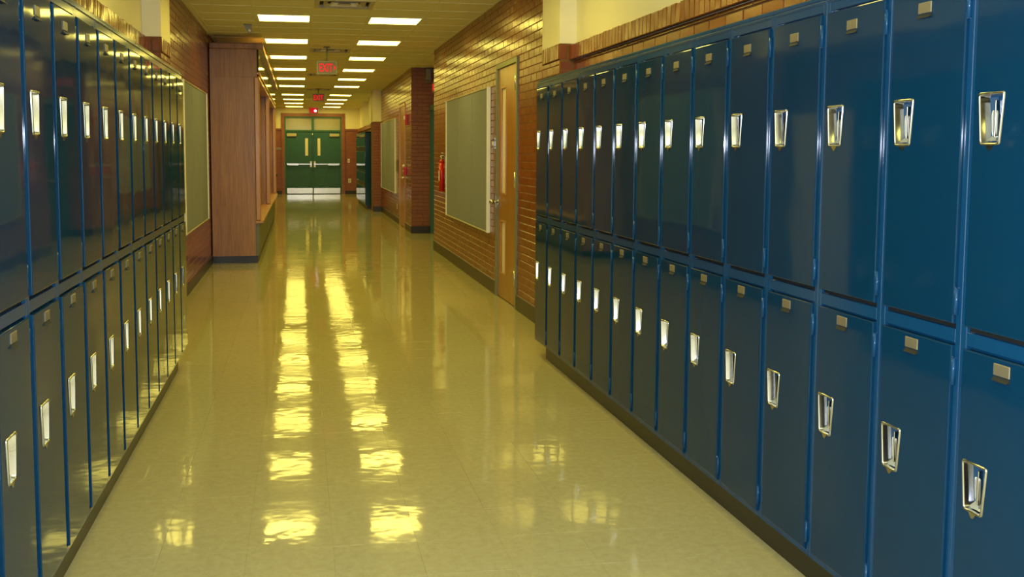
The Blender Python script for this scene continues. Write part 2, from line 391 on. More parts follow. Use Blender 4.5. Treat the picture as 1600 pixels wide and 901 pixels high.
# ------------------------------------------------------------------ brickwork
BL, BH, BJ = 0.213, 0.071, 0.006
def brick_data(w, h, d=0.03, c=0.003, back=0.02):
    x0, x1, z0, z1 = -w/2, w/2, -h/2, h/2
    v = [(x0+c, 0, z0+c), (x1-c, 0, z0+c), (x1-c, 0, z1-c), (x0+c, 0, z1-c),
         (x0, c, z0), (x1, c, z0), (x1, c, z1), (x0, c, z1), (x0, back, z0), (x1, back, z0), (x1, back, z1), (x0, back, z1)]
    f = [(0, 1, 2, 3)] + [(i+4, (i+1) % 4+4, (i+1) % 4, i) for i in range(4)] + [(i+8, (i+1) % 4+8, (i+1) % 4+4, i+4) for i in range(4)]
    return v, f
_bm = {}
def brick_mesh(w, h, mat):
    k = (round(w, 3), round(h, 3), mat)
    if k not in _bm: _bm[k] = MB().add(*brick_data(*k[:2])).mesh('brick', mat)
    return _bm[k]
def lay(u0, u1, z0, z1, holes=(), pitch=BL, course=BH, bond=True):
    out = []; r = 0; z = z0
    while z < z1-0.02:
        a, b = z+BJ/2, min(z+course, z1)-BJ/2
        u = u0-(pitch/2 if (bond and r % 2) else 0)
        while u < u1-0.005:
            segs = [(max(u, u0)+BJ/2, min(u+pitch, u1)-BJ/2)]
            for hu0, hu1, hz0, hz1 in holes:
                if b > hz0+0.002 and a < hz1-0.002:
                    ns = []
                    for s0, s1 in segs:
                        if s1 <= hu0 or s0 >= hu1: ns.append((s0, s1)); continue
                        if s0 < hu0: ns.append((s0, hu0-BJ/2))
                        if s1 > hu1: ns.append((hu1+BJ/2, s1))
                    segs = ns
            for s0, s1 in segs:
                if s1-s0 > 0.018 and b-a > 0.015: out.append((s0, s1, a, b))
            u += pitch
        z += course; r += 1
    return out
def place_bricks(parent, lst, rz, plane, axis, mat, limit, proud=0.0, tilt=0.006, hidden=lambda u, z: False):
    """axis 'Y': wall face in the plane X=plane running along Y; axis 'X': face in the plane Y=plane running along X"""
    lst = [q for q in lst if not hidden((q[0]+q[1])/2, (q[2]+q[3])/2)]
    def pos(q):
        u, z = (q[0]+q[1])/2, (q[2]+q[3])/2
        return Vector((plane, u, z)) if axis == 'Y' else Vector((u, plane, z))
    lst = sorted(lst, key=lambda q: (pos(q)-Vector((0, 0, CAMH))).length)
    fieldm = MB()
    for n, q in enumerate(lst):
        p = pos(q); e = (random.gauss(0, tilt), 0, rz+random.gauss(0, tilt*0.7))
        off = random.uniform(0, 0.0015)
        nrm = Vector((math.sin(rz), -math.cos(rz), 0))
        p = p + nrm*(proud+off)
        if n < limit: put('brick', brick_mesh(q[1]-q[0], q[3]-q[2], mat), parent, p, e)
        else:
            v, f = brick_data(q[1]-q[0], q[3]-q[2]); mt = Euler(e).to_matrix()
            fieldm.add([mt @ Vector(w) + p for w in v], f)
    if fieldm.v: stuff(fieldm.build('brick_field', mat, parent))
RIGHT, LEFT, FRONT = -math.pi/2, math.pi/2, 0.0     # rotation that turns local -y (brick face) to -X, +X, -Y
MG = 0.004                                          # mortar recess

# ---- right wall, bay with the oak door and the big board
D1 = (9.55, 10.60, 0.0, 2.41)
wr = MB()
wr.box(XR+MG, XR+0.25, 10.60, 15.72, 0, ZC+0.1).box(XR+MG, XR+0.25, 7.98, 9.55, 0, ZC+0.1).box(XR+MG, XR+0.25, 9.55, 10.6, 2.41, ZC+0.1)
wr = struct(wr.build('wall_right', 'mortar'))
lst = lay(8.57, 15.72, 0.0, ZC, [D1]) + lay(7.98, 8.57, 0.0, 2.24)
place_bricks(wr, lst, RIGHT, XR, 'Y', 'brick', 260, hidden=lambda u, z: (u < 8.5 and z < 1.95) or (11.2 < u < 13.9 and 0.75 < z < 2.1))
place_bricks(wr, [(7.98+BH*i+0.003, 7.98+BH*(i+1)-0.003, 2.245, 2.362) for i in range(8)], RIGHT, XR, 'Y', 'brick', 20, proud=0.012, tilt=0.02)
place_bricks(wr, lay(XR+0.0, XNR, 1.8, 2.24, bond=True) + [(XR+0.07*i+0.003, XR+0.07*i+0.06, 2.245, 2.362) for i in range(2)], FRONT, 7.98, 'X', 'brick', 20)
box('plaster', 'cream', (XR-0.004, XNR+0.02, 7.976, 8.565, 2.366, ZC+0.05), wr)
# ---- recess behind the right lockers
wn = struct(MB().box(XNR, XNR+0.2, YB, 7.98, 0, ZC+0.1).build('wall_right', 'cream'))
place_bricks(wn, lay(1.2, 7.98, 2.0, 2.24), RIGHT, XNR-0.012, 'Y', 'brick', 180, tilt=0.012)
led = [(7.98-BH*(i+1)+0.003, 7.98-BH*i-0.003, 2.238, 2.352+random.uniform(-0.002, 0.003)) for i in range(94)]
place_bricks(wn, led, RIGHT, XNR-0.055, 'Y', 'brick', 120, tilt=0.02)
MB().box(XNR-0.04, XNR, 1.2, 7.98, 2.245, 2.346).box(XNR-0.006, XNR, 1.2, 7.98, 1.9, 2.24).build('mortar_bed', 'mortar', wn)
# ---- alcove beyond
wa = struct(MB().box(2.46, 2.66, 15.3, 18.95, 2.36, ZC+0.1).box(2.46, 2.66, 15.3, 16.2, 0, 2.36).build('wall_alcove', 'brickfar'))
wf = struct(MB().box(XR+MG, 2.7, 18.95+MG, 20.05, 0, ZC+0.1).box(XR+MG, 2.7, 21.2, 26.1, 0, ZC+0.1).box(XR+MG, 2.7, 20.05, 21.2, 2.46, ZC+0.1).box(XR+0.2, 2.7, 20.05, 21.2, 0, 2.46).build('wall_right', 'mortar'))
D2 = (20.05, 21.2, 0.0, 2.46)
place_bricks(wf, lay(18.95, 26.0, 0, ZC, [D2]), RIGHT, XR, 'Y', 'brick', 180, hidden=lambda u, z: 22.2 < u < 25.4 and 0.75 < z < 2.1)
place_bricks(wf, lay(XR, 2.46, 0, ZC), FRONT, 18.95, 'X', 'brick_shade', 120)
# far pilaster and wall behind the far lockers
wp = struct(MB().box(1.832, 2.2, 26.0+MG, 26.75, 0, 2.262).build('wall_right', 'mortar'))
place_bricks(wp, lay(1.826, XR, 0, 2.255), FRONT, 26.0, 'X', 'brick_shade', 80)
box('plaster', 'cream', (1.83, 2.2, 26.0, 26.75, 2.264, ZC+0.05), wp)
wx = struct(MB().box(XR+0.08, XR+0.28, 26.75, YE+0.1, 2.30, ZC+0.1).build('wall_right', 'cream'))
MB().box(XR+0.08, XR+0.28, 26.75, YE+0.1, 0, 2.30).box(XR+0.0, XR+0.08, 26.75, YE, 2.20, 2.31).build('brick_wainscot', 'brickfar', wx)
for yy in (29.4, 32.2): MB().box(XR-0.06, XR+0.08, yy, yy+0.5, 2.31, ZC+0.05).build('pilaster', 'cream', wx)

# ---- left wall
wl = struct(MB().box(XL-0.25, XL-MG, 9.33+MG, YE+0.1, 0, ZC+0.1).build('wall_left', 'mortar'))
lst = lay(9.97, 14.12, 0, ZC) + lay(9.33, 9.97, 1.6, 2.36)
place_bricks(wl, lst, LEFT, XL, 'Y', 'brick', 240, tilt=0.010, hidden=lambda u, z: (11.0 < u < 13.1 and 0.75 < z < 2.1))
place_bricks(wl, [(9.33+BH*i+0.003, 9.33+BH*(i+1)-0.003, 2.37, 2.49) for i in range(9)], LEFT, XL, 'Y', 'brick', 20, proud=0.01, tilt=0.015)
place_bricks(wl, lay(XNL, XL, 1.6, 2.36) + [(XNL+0.075*i+0.003, XNL+0.075*i+0.07, 2.37, 2.49) for i in range(2)], FRONT, 9.33, 'X', 'brick', 40)
box('plaster', 'cream', (XNL-0.02, XL+0.004, 9.326, 9.966, 2.494, ZC+0.05), wl)
wnl = struct(MB().box(XNL-0.2, XNL, YB, 9.33, 0, ZC+0.1).build('wall_left', 'cream'))
place_bricks(wnl, lay(2.0, 9.33, 2.0, 2.36), LEFT, XNL+0.012, 'Y', 'brick', 60, tilt=0.01)
place_bricks(wnl, [(9.33-BH*(i+1)+0.003, 9.33-BH*i-0.003, 2.362, 2.478+random.uniform(-0.004, 0.004)) for i in range(100)], LEFT, XNL+0.05, 'Y', 'brick', 110, tilt=0.02)
MB().box(XNL, XNL+0.006, 2.0, 9.33, 1.9, 2.36).box(XNL, XNL+0.035, 2.0, 9.33, 2.365, 2.472).build('mortar_bed', 'mortar', wnl)

# ---- end wall
DL, DR = -0.62, 1.60                          # outer edges of the brick-brown door surround
we = MB()
we.box(-1.5, DL, YE, YE+0.2, 0, 2.30).box(DR, 2.3, YE, YE+0.2, 0, 2.30)
we = struct(we.build('wall_end', 'brickfar'))
MB().box(-1.5, DL, YE, YE+0.2, 2.30, ZC+0.1).box(DR, 2.3, YE, YE+0.2, 2.30, ZC+0.1).box(DL, DR, YE, YE+0.2, 2.86, ZC+0.1).build('plaster', 'cream', we)
MB().box(-1.5, DL, YE-0.04, YE, 2.26, 2.32).box(DR, 2.3, YE-0.04, YE, 2.26, 2.32).build('brick_ledge', 'brickfar', we)
wb = struct(MB().box(-1.6, 3.0, YB-0.2, YB, 0, ZC+0.1).build('wall_back', 'cream'))
# brick return at the far left, with an oak door in it
wk = struct(MB().box(-1.3, -0.88, 33.4, YE, 0, 2.60).build('wall_left', 'brickfar'))

# ---- baseboards
def base(name, b): return struct(MB().box(*b, 0.004).build(name, 'base'))
base('baseboard_right', (XR-0.012, XR+0.004, 10.61, 15.72, 0, 0.15))
base('baseboard_right', (XR-0.012, XR+0.004, 8.0, 9.54, 0, 0.15))
base('baseboard_right', (XR-0.012, XR+0.004, 21.21, 26.0, 0, 0.13))
base('baseboard_right', (XR-0.012, XR+0.004, 18.94, 20.04, 0, 0.13))
base('baseboard_alcove', (XR-0.012, 2.38, 18.932, 18.95, 0, 0.13))
base('baseboard_right', (1.82, XR, 25.985, 26.0, 0, 0.13))
base('baseboard_left', (XL-0.004, XL+0.012, 9.0, 14.1, 0, 0.11))
base('baseboard_end', (-0.88, DL, YE-0.014, YE, 0, 0.12))
base('baseboard_end', (DR, XR, YE-0.014, YE, 0, 0.12))

# ------------------------------------------------------------------ doors
# oak door in the right wall (front of the leaf faces -X)
d1 = struct(bpy.data.objects.new('door_1', None)); COL.objects.link(d1); d1.location = (XR, 10.07, 0)
def wall_door(d, w, h, fr, leafmat, framemat, slits):
    """local: y along the wall, x into the wall"""
    a = w/2
    MB().box(-0.015, 0.14, -a, -a+fr, 0, h, 0.002).box(-0.015, 0.14, a-fr, a, 0, h, 0.002).box(-0.015, 0.14, -a+fr, a-fr, h-fr, h, 0.002).build('door_frame', framemat, d)
    l = a-fr-0.003; z0, z1 = 0.012, h-fr-0.003; y_s = sorted(slits)
    m = MB()
    # leaf with real openings for the slits: built as strips round them
    s0, s1 = (slits[0][0], slits[0][1]) if slits else (0, 0)
    if slits:
        m.box(0.004, 0.048, -l, s0, z0, z1).box(0.004, 0.048, s1, l, z0, z1)
        zz = z0
        for (_, _, b0, b1) in sorted(slits, key=lambda q: q[2]):
            m.box(0.004, 0.048, s0, s1, zz, b0); zz = b1
        m.box(0.004, 0.048, s0, s1, zz, z1)
    else: m.box(0.004, 0.048, -l, l, z0, z1)
    leaf = m.build('leaf', leafmat, d)
    for (q0, q1, b0, b1) in slits:
        box('glazing', 'slitglass', (0.018, 0.03, q0, q1, b0, b1), leaf)
        MB().box(0.0, 0.006, q0-0.012, q0+0.006, b0-0.012, b1+0.012).box(0.0, 0.006, q1-0.006, q1+0.012, b0-0.012, b1+0.012).box(0.0, 0.006, q0+0.006, q1-0.006, b0-0.012, b0+0.006).box(0.0, 0.006, q0+0.006, q1-0.006, b1-0.006, b1+0.012).build('glazing_bead', 'oak_trim', leaf)
    return leaf
leaf = wall_door(d1, 1.05, 2.41, 0.05, 'doorwood', 'olive', [(0.07, 0.31, 1.09, 2.16), (0.07, 0.31, 0.27, 0.80)])
for z in (2.17, 1.24, 0.29):
    MB().cyl((-0.012, -0.462, z-0.075), (-0.012, -0.462, z+0.075), 0.011, 10).box(-0.012, 0.004, -0.47, -0.425, z-0.07, z+0.07).build('hinge', 'steel', d1)
kb = MB().cyl((0.004, 0.44, 0.99), (-0.006, 0.44, 0.99), 0.034, 16).cyl((-0.006, 0.44, 0.99), (-0.05, 0.44, 0.99), 0.012, 10)
kb.sphere((-0.066, 0.44, 0.99), 0.03, 8).build('door_knob', 'chrome', d1)
box('strike_plate', 'steel', (-0.018, -0.012, 0.48, 0.505, 0.93, 1.05), d1)
# second oak door farther on
d2 = struct(bpy.data.objects.new('door_2', None)); COL.objects.link(d2); d2.location = (XR, 20.625, 0)
wall_door(d2, 1.15, 2.46, 0.05, 'doorwood', 'oak_trim', [])
MB().cyl((0.004, -0.44, 1.0), (-0.05, -0.44, 1.0), 0.014, 10).box(-0.065, -0.045, -0.45, -0.30, 0.985, 1.01, 0.004).build('door_lever', 'steel', d2)
# teal door in the alcove
d3 = struct(bpy.data.objects.new('door_3', None)); COL.objects.link(d3); d3.location = (2.46, 17.6, 0)
MB().box(-0.075, 0.1, 1.25, 1.348, 0, 2.36).box(-0.075, 0.1, -1.4, -1.3, 0, 2.36).box(-0.075, 0.1, -1.3, 1.25, 2.27, 2.36).build('door_frame', 'teal_frame', d3)
MB().box(0.02, 0.065, -1.3, 0.0, 0.01, 2.27).build('leaf', 'teal', d3); MB().box(0.02, 0.065, 0.004, 1.25, 0.01, 2.27).build('leaf', 'teal', d3)
MB().cyl((-0.03, 0.1, 1.0), (-0.03, 1.15, 1.0), 0.018, 8).cyl((0.03, 0.12, 1.0), (-0.03, 0.12, 1.0), 0.014, 8).cyl((0.03, 1.13, 1.0), (-0.03, 1.13, 1.0), 0.014, 8).build('push_bar', 'steel', d3)
# narrow oak door, far left
d5 = struct(bpy.data.objects.new('door_4', None)); COL.objects.link(d5); d5.location = (-0.84, 35.2, 0)
MB().box(-0.04, 0.03, -1.75, -1.6, 0, 2.70).box(-0.04, 0.03, 1.6, 1.75, 0, 2.70).box(-0.04, 0.03, -1.6, 1.6, 2.55, 2.70).build('door_frame', 'oak_trim', d5)
MB().box(-0.04, 0.01, -1.6, 1.6, 0.01, 2.55).build('leaf', 'oak_trim', d5)
MB().sphere((0.06, -0.2, 0.72), 0.05, 6).cyl((0.01, -0.2, 0.72), (0.06, -0.2, 0.72), 0.02, 8).build('door_knob', 'black', d5)

# double exit doors at the end
d4 = struct(bpy.data.objects.new('door_5', None)); COL.objects.link(d4); d4.location = (0.49, YE, 0)
X0, X1 = -1.01, 0.995                         # teal frame outer edges
MB().box(DL-0.49, X0, -0.05, 0.15, 0, 2.86).box(X1, DR-0.49, -0.05, 0.15, 0, 2.86).box(X0, X1, -0.05, 0.15, 2.745, 2.86).build('surround', 'brickfar', d4)
MB().box(X0, X0+0.05, -0.02, 0.12, 0, 2.745).box(X1-0.05, X1, -0.02, 0.12, 0, 2.745).box(X0+0.05, X1-0.05, -0.02, 0.12, 2.695, 2.745).box(X0+0.05, X1-0.05, -0.02, 0.12, 2.215, 2.275).box(-0.055, 0.028, -0.02, 0.12, 2.275, 2.695).build('door_frame', 'teal_frame', d4)
for a, b in ((X0+0.05, -0.055), (0.028, X1-0.05)):
    MB().box(a, b, 0.03, 0.05, 2.275, 2.695).build('transom_pane', 'transom', d4)
for a, b, s in ((X0+0.053, -0.03, 1), (-0.02, X1-0.053, -1)):
    sl = (-0.29, -0.185) if s == 1 else (0.145, 0.245)
    lf = MB().box(a, sl[0], 0.01, 0.055, 0.012, 2.21).box(sl[1], b, 0.01, 0.055, 0.012, 2.21).box(sl[0], sl[1], 0.01, 0.055, 0.012, 1.365).box(sl[0], sl[1], 0.01, 0.055, 1.985, 2.21).build('leaf', 'teal', d4)
    box('window_slit', 'slitglass', (sl[0], sl[1], 0.02, 0.04, 1.365, 1.985), lf)
    box('kick_plate', 'steel', (a+0.02, b-0.01, 0.004, 0.012, 0.02, 0.215), lf)
    e0, e1 = (a+0.05, b-0.06) if s == 1 else (b-0.05, a+0.06)
    m = MB().box(min(e0, e1), max(e0, e1), -0.055, -0.035, 1.045, 1.085, 0.006)
    for e in (e0, e1): m.box(e-0.03, e+0.03, -0.05, 0.012, 1.03, 1.10, 0.006)
    m.build('push_bar', 'steel', lf)
    MB().box(min(e0, e0+s*0.38), max(e0, e0+s*0.38), -0.065, -0.03, 1.02, 1.09, 0.004).build('bar_housing', 'steel', lf)
    MB().box(e1-0.04, e1+0.04, -0.04, 0.012, 0.95, 1.17, 0.008).build('latch_case', 'chrome_dull', lf)
    c0 = a+0.03 if s == 1 else b-0.03
    MB().box(min(c0, c0+s*0.34), max(c0, c0+s*0.34), -0.05, 0.012, 2.045, 2.145, 0.006).build('door_closer', 'vent', lf)
MB().box(-0.03, -0.02, -0.03, 0.05, 0.0, 2.215).build('mullion', 'teal_frame', d4)
MB().cyl((-0.03, -0.035, 2.07), (-0.03, -0.035, 2.15), 0.02, 8).build('top_latch', 'steel', d4)

# ------------------------------------------------------------------ lockers
P = 0.381
ZF0, ZF1 = 0.0, 1.893                          # locker body, from the top of its plinth
def trap_loop(wt, wb, h, r, n=4):
    """rounded trapezoid in x,z, centred; counter-clockwise seen from the front (-y)"""
    co = [(-wt/2, h/2), (-wb/2, -h/2), (wb/2, -h/2), (wt/2, h/2)]; out = []
    for i in range(4):
        p = Vector((*co[i], 0)); a = Vector((*co[i-1], 0)); b = Vector((*co[(i+1) % 4], 0))
        da, db = (a-p).normalized(), (b-p).normalized()
        for k in range(n+1):
            t = k/n; q = p + da*r*(1-t)**2 + db*r*t**2
            out.append((q.x, q.y))
    return out
def loops(ls, close=True):
    """list of (loop xz, y); returns verts, faces joining successive loops"""
    v = []; f = []; n = len(ls[0][0])
    for l, y in ls: v += [(x, y, z) for x, z in l]
    for k in range(len(ls)-1):
        for i in range(n):
            j = (i+1) % n; f.append((k*n+i, k*n+j, (k+1)*n+j, (k+1)*n+i))
    return v, f
HW_T, HW_B, HH = 0.100, 0.076, 0.134
def door_mesh(x0, x1, z0, z1, hx, hz):
    fr = -0.010; c = 0.0035; m = MB()
    rects = [([(x0, z1), (x0, z0), (x1, z0), (x1, z1)], 0.008), ([(x0, z1), (x0, z0), (x1, z0), (x1, z1)], fr+c),
             ([(x0+c*0.3, z1-c*0.3), (x0+c*0.3, z0+c*0.3), (x1-c*0.3, z0+c*0.3), (x1-c*0.3, z1-c*0.3)], fr+c*0.3),
             ([(x0+c, z1-c), (x0+c, z0+c), (x1-c, z0+c), (x1-c, z1-c)], fr)]
    m.add(*loops(rects))
    hl = [(x+hx, z+hz) for x, z in trap_loop(HW_T-0.008, HW_B-0.008, HH-0.008, 0.001, 1)]
    hl = [hl[0], hl[2], hl[4], hl[6]]
    m.add(*loops([(rects[3][0], fr), (hl, fr)]))
    m.add(*loops([(hl, fr), (hl, 0.004)]))
    m.box(x0+0.002, hx-0.06, 0.006, 0.010, z0+0.002, z1-0.002)   # back skin beside the cup
    return m.mesh('door', 'paint')
def handle_mesh():
    m = MB()
    L = lambda d, r: trap_loop(HW_T-2*d, HW_B-2*d, HH-2*d, r)
    m.add(*loops([(L(0, .010), -.0095), (L(0.0008, .010), -.0135), (L(0.0028, .009), -.0150), (L(0.0052, .008), -.0140), (L(0.0066, .007), -.011), (L(0.0085, .006), 0.012), (L(0.014, .005), 0.020)]), True)
    lp = L(0.014, .005); m.add([(x, 0.020, z) for x, z in lp], [tuple(range(len(lp)))])
    # two finger lobes and the lift bar between them
    for sx in (-1, 1):
        v = []; f = []; nx, nz = 8, 10
        for i in range(nz+1):
            tz = i/nz; zc = -0.050+0.078*tz; wid = (0.0135+0.0035*tz)
            prof = math.sqrt(max(0.0, 1-(2*tz-1)**6))
            for j in range(nx+1):
                a = math.pi*j/nx
                v.append((sx*(0.0175+0.0035*tz)-wid*prof*math.cos(a), 0.019-0.0075*prof*math.sin(a), zc))
        for i in range(nz):
            for j in range(nx):
                q = i*(nx+1)+j; f.append((q, q+1, q+nx+2, q+nx+1))
        m.add(v, f, True)
    m.box(-0.0022, 0.0022, 0.0, 0.018, -0.046, 0.046, 0.001)
    m.add([(-0.026, -0.004, -0.056), (0.026, -0.004, -0.056), (0.024, 0.017, -0.040), (-0.024, 0.017, -0.040)], [(0, 1, 2, 3)])
    m.add([(-0.016, -0.0125, -0.066), (0.016, -0.0125, -0.066), (0.004, -0.0125, -0.080), (-0.004, -0.0125, -0.080), (-0.016, -0.0095, -0.066), (0.016, -0.0095, -0.066), (0.004, -0.0095, -0.080), (-0.004, -0.0095, -0.080)],
          [(0, 3, 2, 1), (3, 7, 6, 2), (0, 4, 7, 3), (1, 2, 6, 5)])
    for z in (0.047, 0.040): m.cyl((0.026, 0.020, z), (0.026, 0.0165, z), 0.002, 6)
    return m.mesh('handle', 'chrome')
def plate_mesh():
    m = MB().box(-0.030, 0.030, -0.0135, -0.0098, -0.010, 0.020, 0.0012)
    return m.mesh('number_plate', 'brassplate')
def lip_mesh():
    return MB().add([(-0.029, -0.0105, -0.012), (0.029, -0.0105, -0.012), (0.029, -0.0190, -0.023), (-0.029, -0.0190, -0.023), (-0.029, -0.0098, -0.022), (0.029, -0.0098, -0.022)],
                    [(0, 3, 2, 1), (3, 4, 5, 2), (0, 4, 3), (1, 2, 5)]).mesh('finger_lip', 'dark')
me_handle, me_plate, me_lip = handle_mesh(), plate_mesh(), lip_mesh()
me_hinge = MB().cyl((0, 0, -0.036), (0, 0, 0.036), 0.0065, 8).box(-0.012, 0.0, -0.003, 0.004, -0.034, 0.034).mesh('hinge', 'paint_flashlit')
UZ0, UZ1, LZ0, LZ1 = 0.938, 1.846, 0.024, 0.880   # door openings above the plinth
HUP, HLO = 1.4775, 0.5265
def make_locker(name, label, group, hx, hup, hlo):
    t = thing(name, label, 'locker', (0, 0, 0), 0, group)
    a = 0.1898; s = 0.1675; m = MB()
    m.box(-a, a, 0.014, 0.40, 0.0, ZF1)                                           # carcass
    m.build('body', 'paint_flashlit', t)
    m = MB()
    for sx in (-1, 1): m.box(min(sx*s, sx*a), max(sx*s, sx*a), 0.0, 0.016, 0.0, ZF1, 0.0016)
    m.box(-a, a, -0.004, 0.016, ZF1-0.012, ZF1, 0.004).box(-s, s, 0.0, 0.016, ZF1-0.040, ZF1-0.012, 0.0012).box(-s, s, 0.0, 0.016, LZ1+0.006, UZ0-0.015, 0.0012).box(-s, s, 0.0, 0.016, 0.0, 0.020, 0.0012)
    m.box(-s, s, 0.0125, 0.0145, UZ0-0.016, UZ0+0.01).build('face_frame', 'paint_flashlit', t)
    box('gap_shade_strip', 'dark', (-s, s, 0.0105, 0.0135, UZ0-0.014, UZ0+0.012), t)  # near-black strip painting in the shade of the gap under the upper door
    for z0, z1, hz, pz in ((UZ0, UZ1, hup, 1.786), (LZ0, LZ1, hlo, 0.848)):
        d = put('door', door_mesh(-s+0.0015, s-0.0015, z0, z1, hx, hz), t)
        put('handle', me_handle, d, (hx, 0, hz)); put('number_plate', me_plate, d, (-0.01, 0, pz)); put('number_plate_slot', me_lip, d, (-0.01, 0, pz))
        for z in (z0+0.06, z1-0.07): put('hinge', me_hinge, d, (s+0.004, -0.004, z))
    return t
def row(proto_args, place, n, labels, group):
    pr = make_locker(*proto_args)
    for k in range(n):
        o = pr if k == 0 else copy_tree(pr)
        o.location, rz = place(k); o.rotation_euler = (0, 0, rz)
        o['label'] = labels(k); o['group'] = group
XFR, XFL = 1.721, -0.796
YR0, YL0 = 7.187, 7.175
PLR, PLL = 0.117, 0.138
NR, NL = 16, 14
def lab_r(k):
    if k == 0: return 'blue two-door locker at the far end of the right row, beside the brick wall'
    if k == 13: return 'blue two-door locker nearest the camera in the right row'
    if k > 13: return f'blue two-door locker out of frame at right, {ORD[k-14]} past the picture edge'
    return f'blue two-door locker, {ORD[k]} from the far end of the right-hand row' if k < 7 else f'bright blue two-door locker, {ORD[13-k]} from the near end of the right-hand row'
def lab_l(k):
    if k == 0: return 'glossy dark locker at the far end of the left row, before the board'
    if k == 11: return 'glossy dark two-door locker cut by the left edge of the picture'
    if k > 11: return f'glossy dark two-door locker out of frame at left, {ORD[k-12]} past the picture edge'
    return f'glossy dark two-door locker, {ORD[k]} from the far end of the left-hand row' if k < 6 else f'glossy dark two-door locker, {ORD[11-k]} from the near end of the left-hand row'
row(('locker', '', '', -0.096, HUP, HLO), lambda k: ((XFR, YR0-P*k, PLR), -math.pi/2), NR, lab_r, 'blue lockers along the right wall')
row(('locker', '', '', -0.070, HUP+0.003, HLO), lambda k: ((XFL, YL0-P*k, PLL), math.pi/2), NL, lab_l, 'dark reflecting lockers along the left wall')
FR0, NFR = 27.0, 11
row(('locker', '', '', -0.096, HUP, HLO), lambda k: ((1.70, FR0+P*(k+0.5), 0.11), -math.pi/2), NFR,
    lambda k: 'dark locker far down the corridor, nearest of the far right row' if k == 0 else f'dark locker far down the corridor, {ORD[k]} in the far right row', 'far lockers beyond the brick pilaster')
# plinths, top trims, end panels
def run_thing(name, label, cat, parts):
    t = thing(name, label, cat, parts[0][3]); 
    for pn, mat, b, _ in parts:
        l = parts[0][3]
        MB().box(b[0]-l[0], b[1]-l[0], b[2]-l[1], b[3]-l[1], b[4]-l[2], b[5]-l[2], 0.002).build(pn, mat, t)
    return t
yr1, yr2 = YR0+P/2, YR0-P*(NR-0.5)
yl1, yl2 = YL0+P/2, YL0-P*(NL-0.5)
tag(box('locker_plinth', 'plinth', (XFR+0.045, XFR+0.40, yr2, yr1-0.16, 0, PLR-0.001)), 'black recessed plinth under the right-hand locker row', 'plinth')
tag(box('locker_plinth', 'plinth', (XFL-0.40, XFL-0.045, yl2, yl1-0.16, 0, PLL-0.001)), 'black recessed plinth under the left-hand locker row', 'plinth')
tag(box('locker_plinth', 'plinth', (1.74, 2.03, FR0, FR0+P*NFR, 0, 0.109)), 'black plinth under the far lockers beyond the brick pilaster', 'plinth')
def top_trim(x_front, sgn, ys, zt, label):
    t = thing('locker_top_trim', label, 'trim', (x_front, ys[0], zt))
    for a, b in zip(ys[:-1], ys[1:]):
        x0, x1 = sgn*0.007, sgn*0.44
        m = MB().box(min(x0, x1), max(x0, x1), b-ys[0]+0.001, a-ys[0]-0.001, 0.0, 0.019, 0.004)
        m.build('trim_length', 'paint_flashlit', t)
top_trim(XFR, 1, [yr1+0.008, 5.62, 3.80, yr2], PLR+ZF1+0.001, 'blue sheet-metal trim capping the right-hand locker row')
top_trim(XFL, -1, [yl1+0.008, 5.40, 3.60, yl2], PLL+ZF1+0.001, 'blue sheet-metal trim capping the left-hand locker row')
tag(MB().box(XFR, XFR+0.40, yr1+0.001, yr1+0.007, PLR-0.002, PLR+ZF1, 0.001).build('locker_end_panel', 'paint_flashlit'), 'blue end panel closing the far end of the right locker row', 'panel')
tag(MB().box(XFL-0.40, XFL, yl1+0.001, yl1+0.007, PLL-0.002, PLL+ZF1, 0.001).build('locker_end_panel', 'paint_flashlit'), 'blue end panel closing the far end of the left locker row', 'panel')
tag(MB().box(1.70, 2.10, FR0-0.01, FR0-0.001, 0.105, 0.11+ZF1+0.03, 0.001).build('locker_end_panel', 'paint_flashlit'), 'dark blue end panel of the far lockers, facing the camera', 'panel')
tag(MB().box(1.694, 2.10, FR0-0.01, FR0+P*NFR, 0.112+ZF1, 0.112+ZF1+0.03, 0.001).build('locker_top_trim', 'paint_flashlit'), 'blue trim capping the far lockers beyond the brick pilaster', 'trim')

# ------------------------------------------------------------------ bulletin boards
def board(loc, L, H, rz, n, label, D=0.04):
    """local: x along the board, -y the face"""
    t = thing('bulletin_board', label, 'bulletin board', loc, rz, 'grey-green bulletin boards')
    fw_ = 0.035
    for a, b in ((-L/2, -L/2+fw_), (L/2-fw_, L/2)): MB().box(a, b, -D, 0, -H/2, H/2, 0.003).build('frame_rail', 'alum', t)
    for a, b in ((-H/2, -H/2+0.014), (H/2-0.014, H/2)): MB().box(-L/2+fw_, L/2-fw_, -D+0.004, 0, a, b, 0.003).build('frame_rail', 'vent', t)
    box('backing', 'dark', (-L/2+fw_, L/2-fw_, -0.012, -0.002, -H/2+0.014, H/2-0.014), t)
    w = (L-2*fw_)/n
    for i in range(n):
        MB().box(-L/2+fw_+w*i+0.008, -L/2+fw_+w*(i+1)-0.008, -D+0.012, -0.012, -H/2+0.014, H/2-0.014, 0.003).build('panel', 'cork', t)
    return t
board((XR-0.001, 12.55, 1.42), 3.20, 1.58, -math.pi/2, 3, 'large grey-green bulletin board on the right wall beyond the oak door')
board((XR-0.001, 23.8, 1.42), 3.75, 1.60, -math.pi/2, 4, 'distant grey-green bulletin board on the right wall past the alcove')
board((XL+0.001, 12.05, 1.44), 2.66, 1.58, math.pi/2, 3, 'grey-green bulletin board on the left wall beyond the dark lockers')

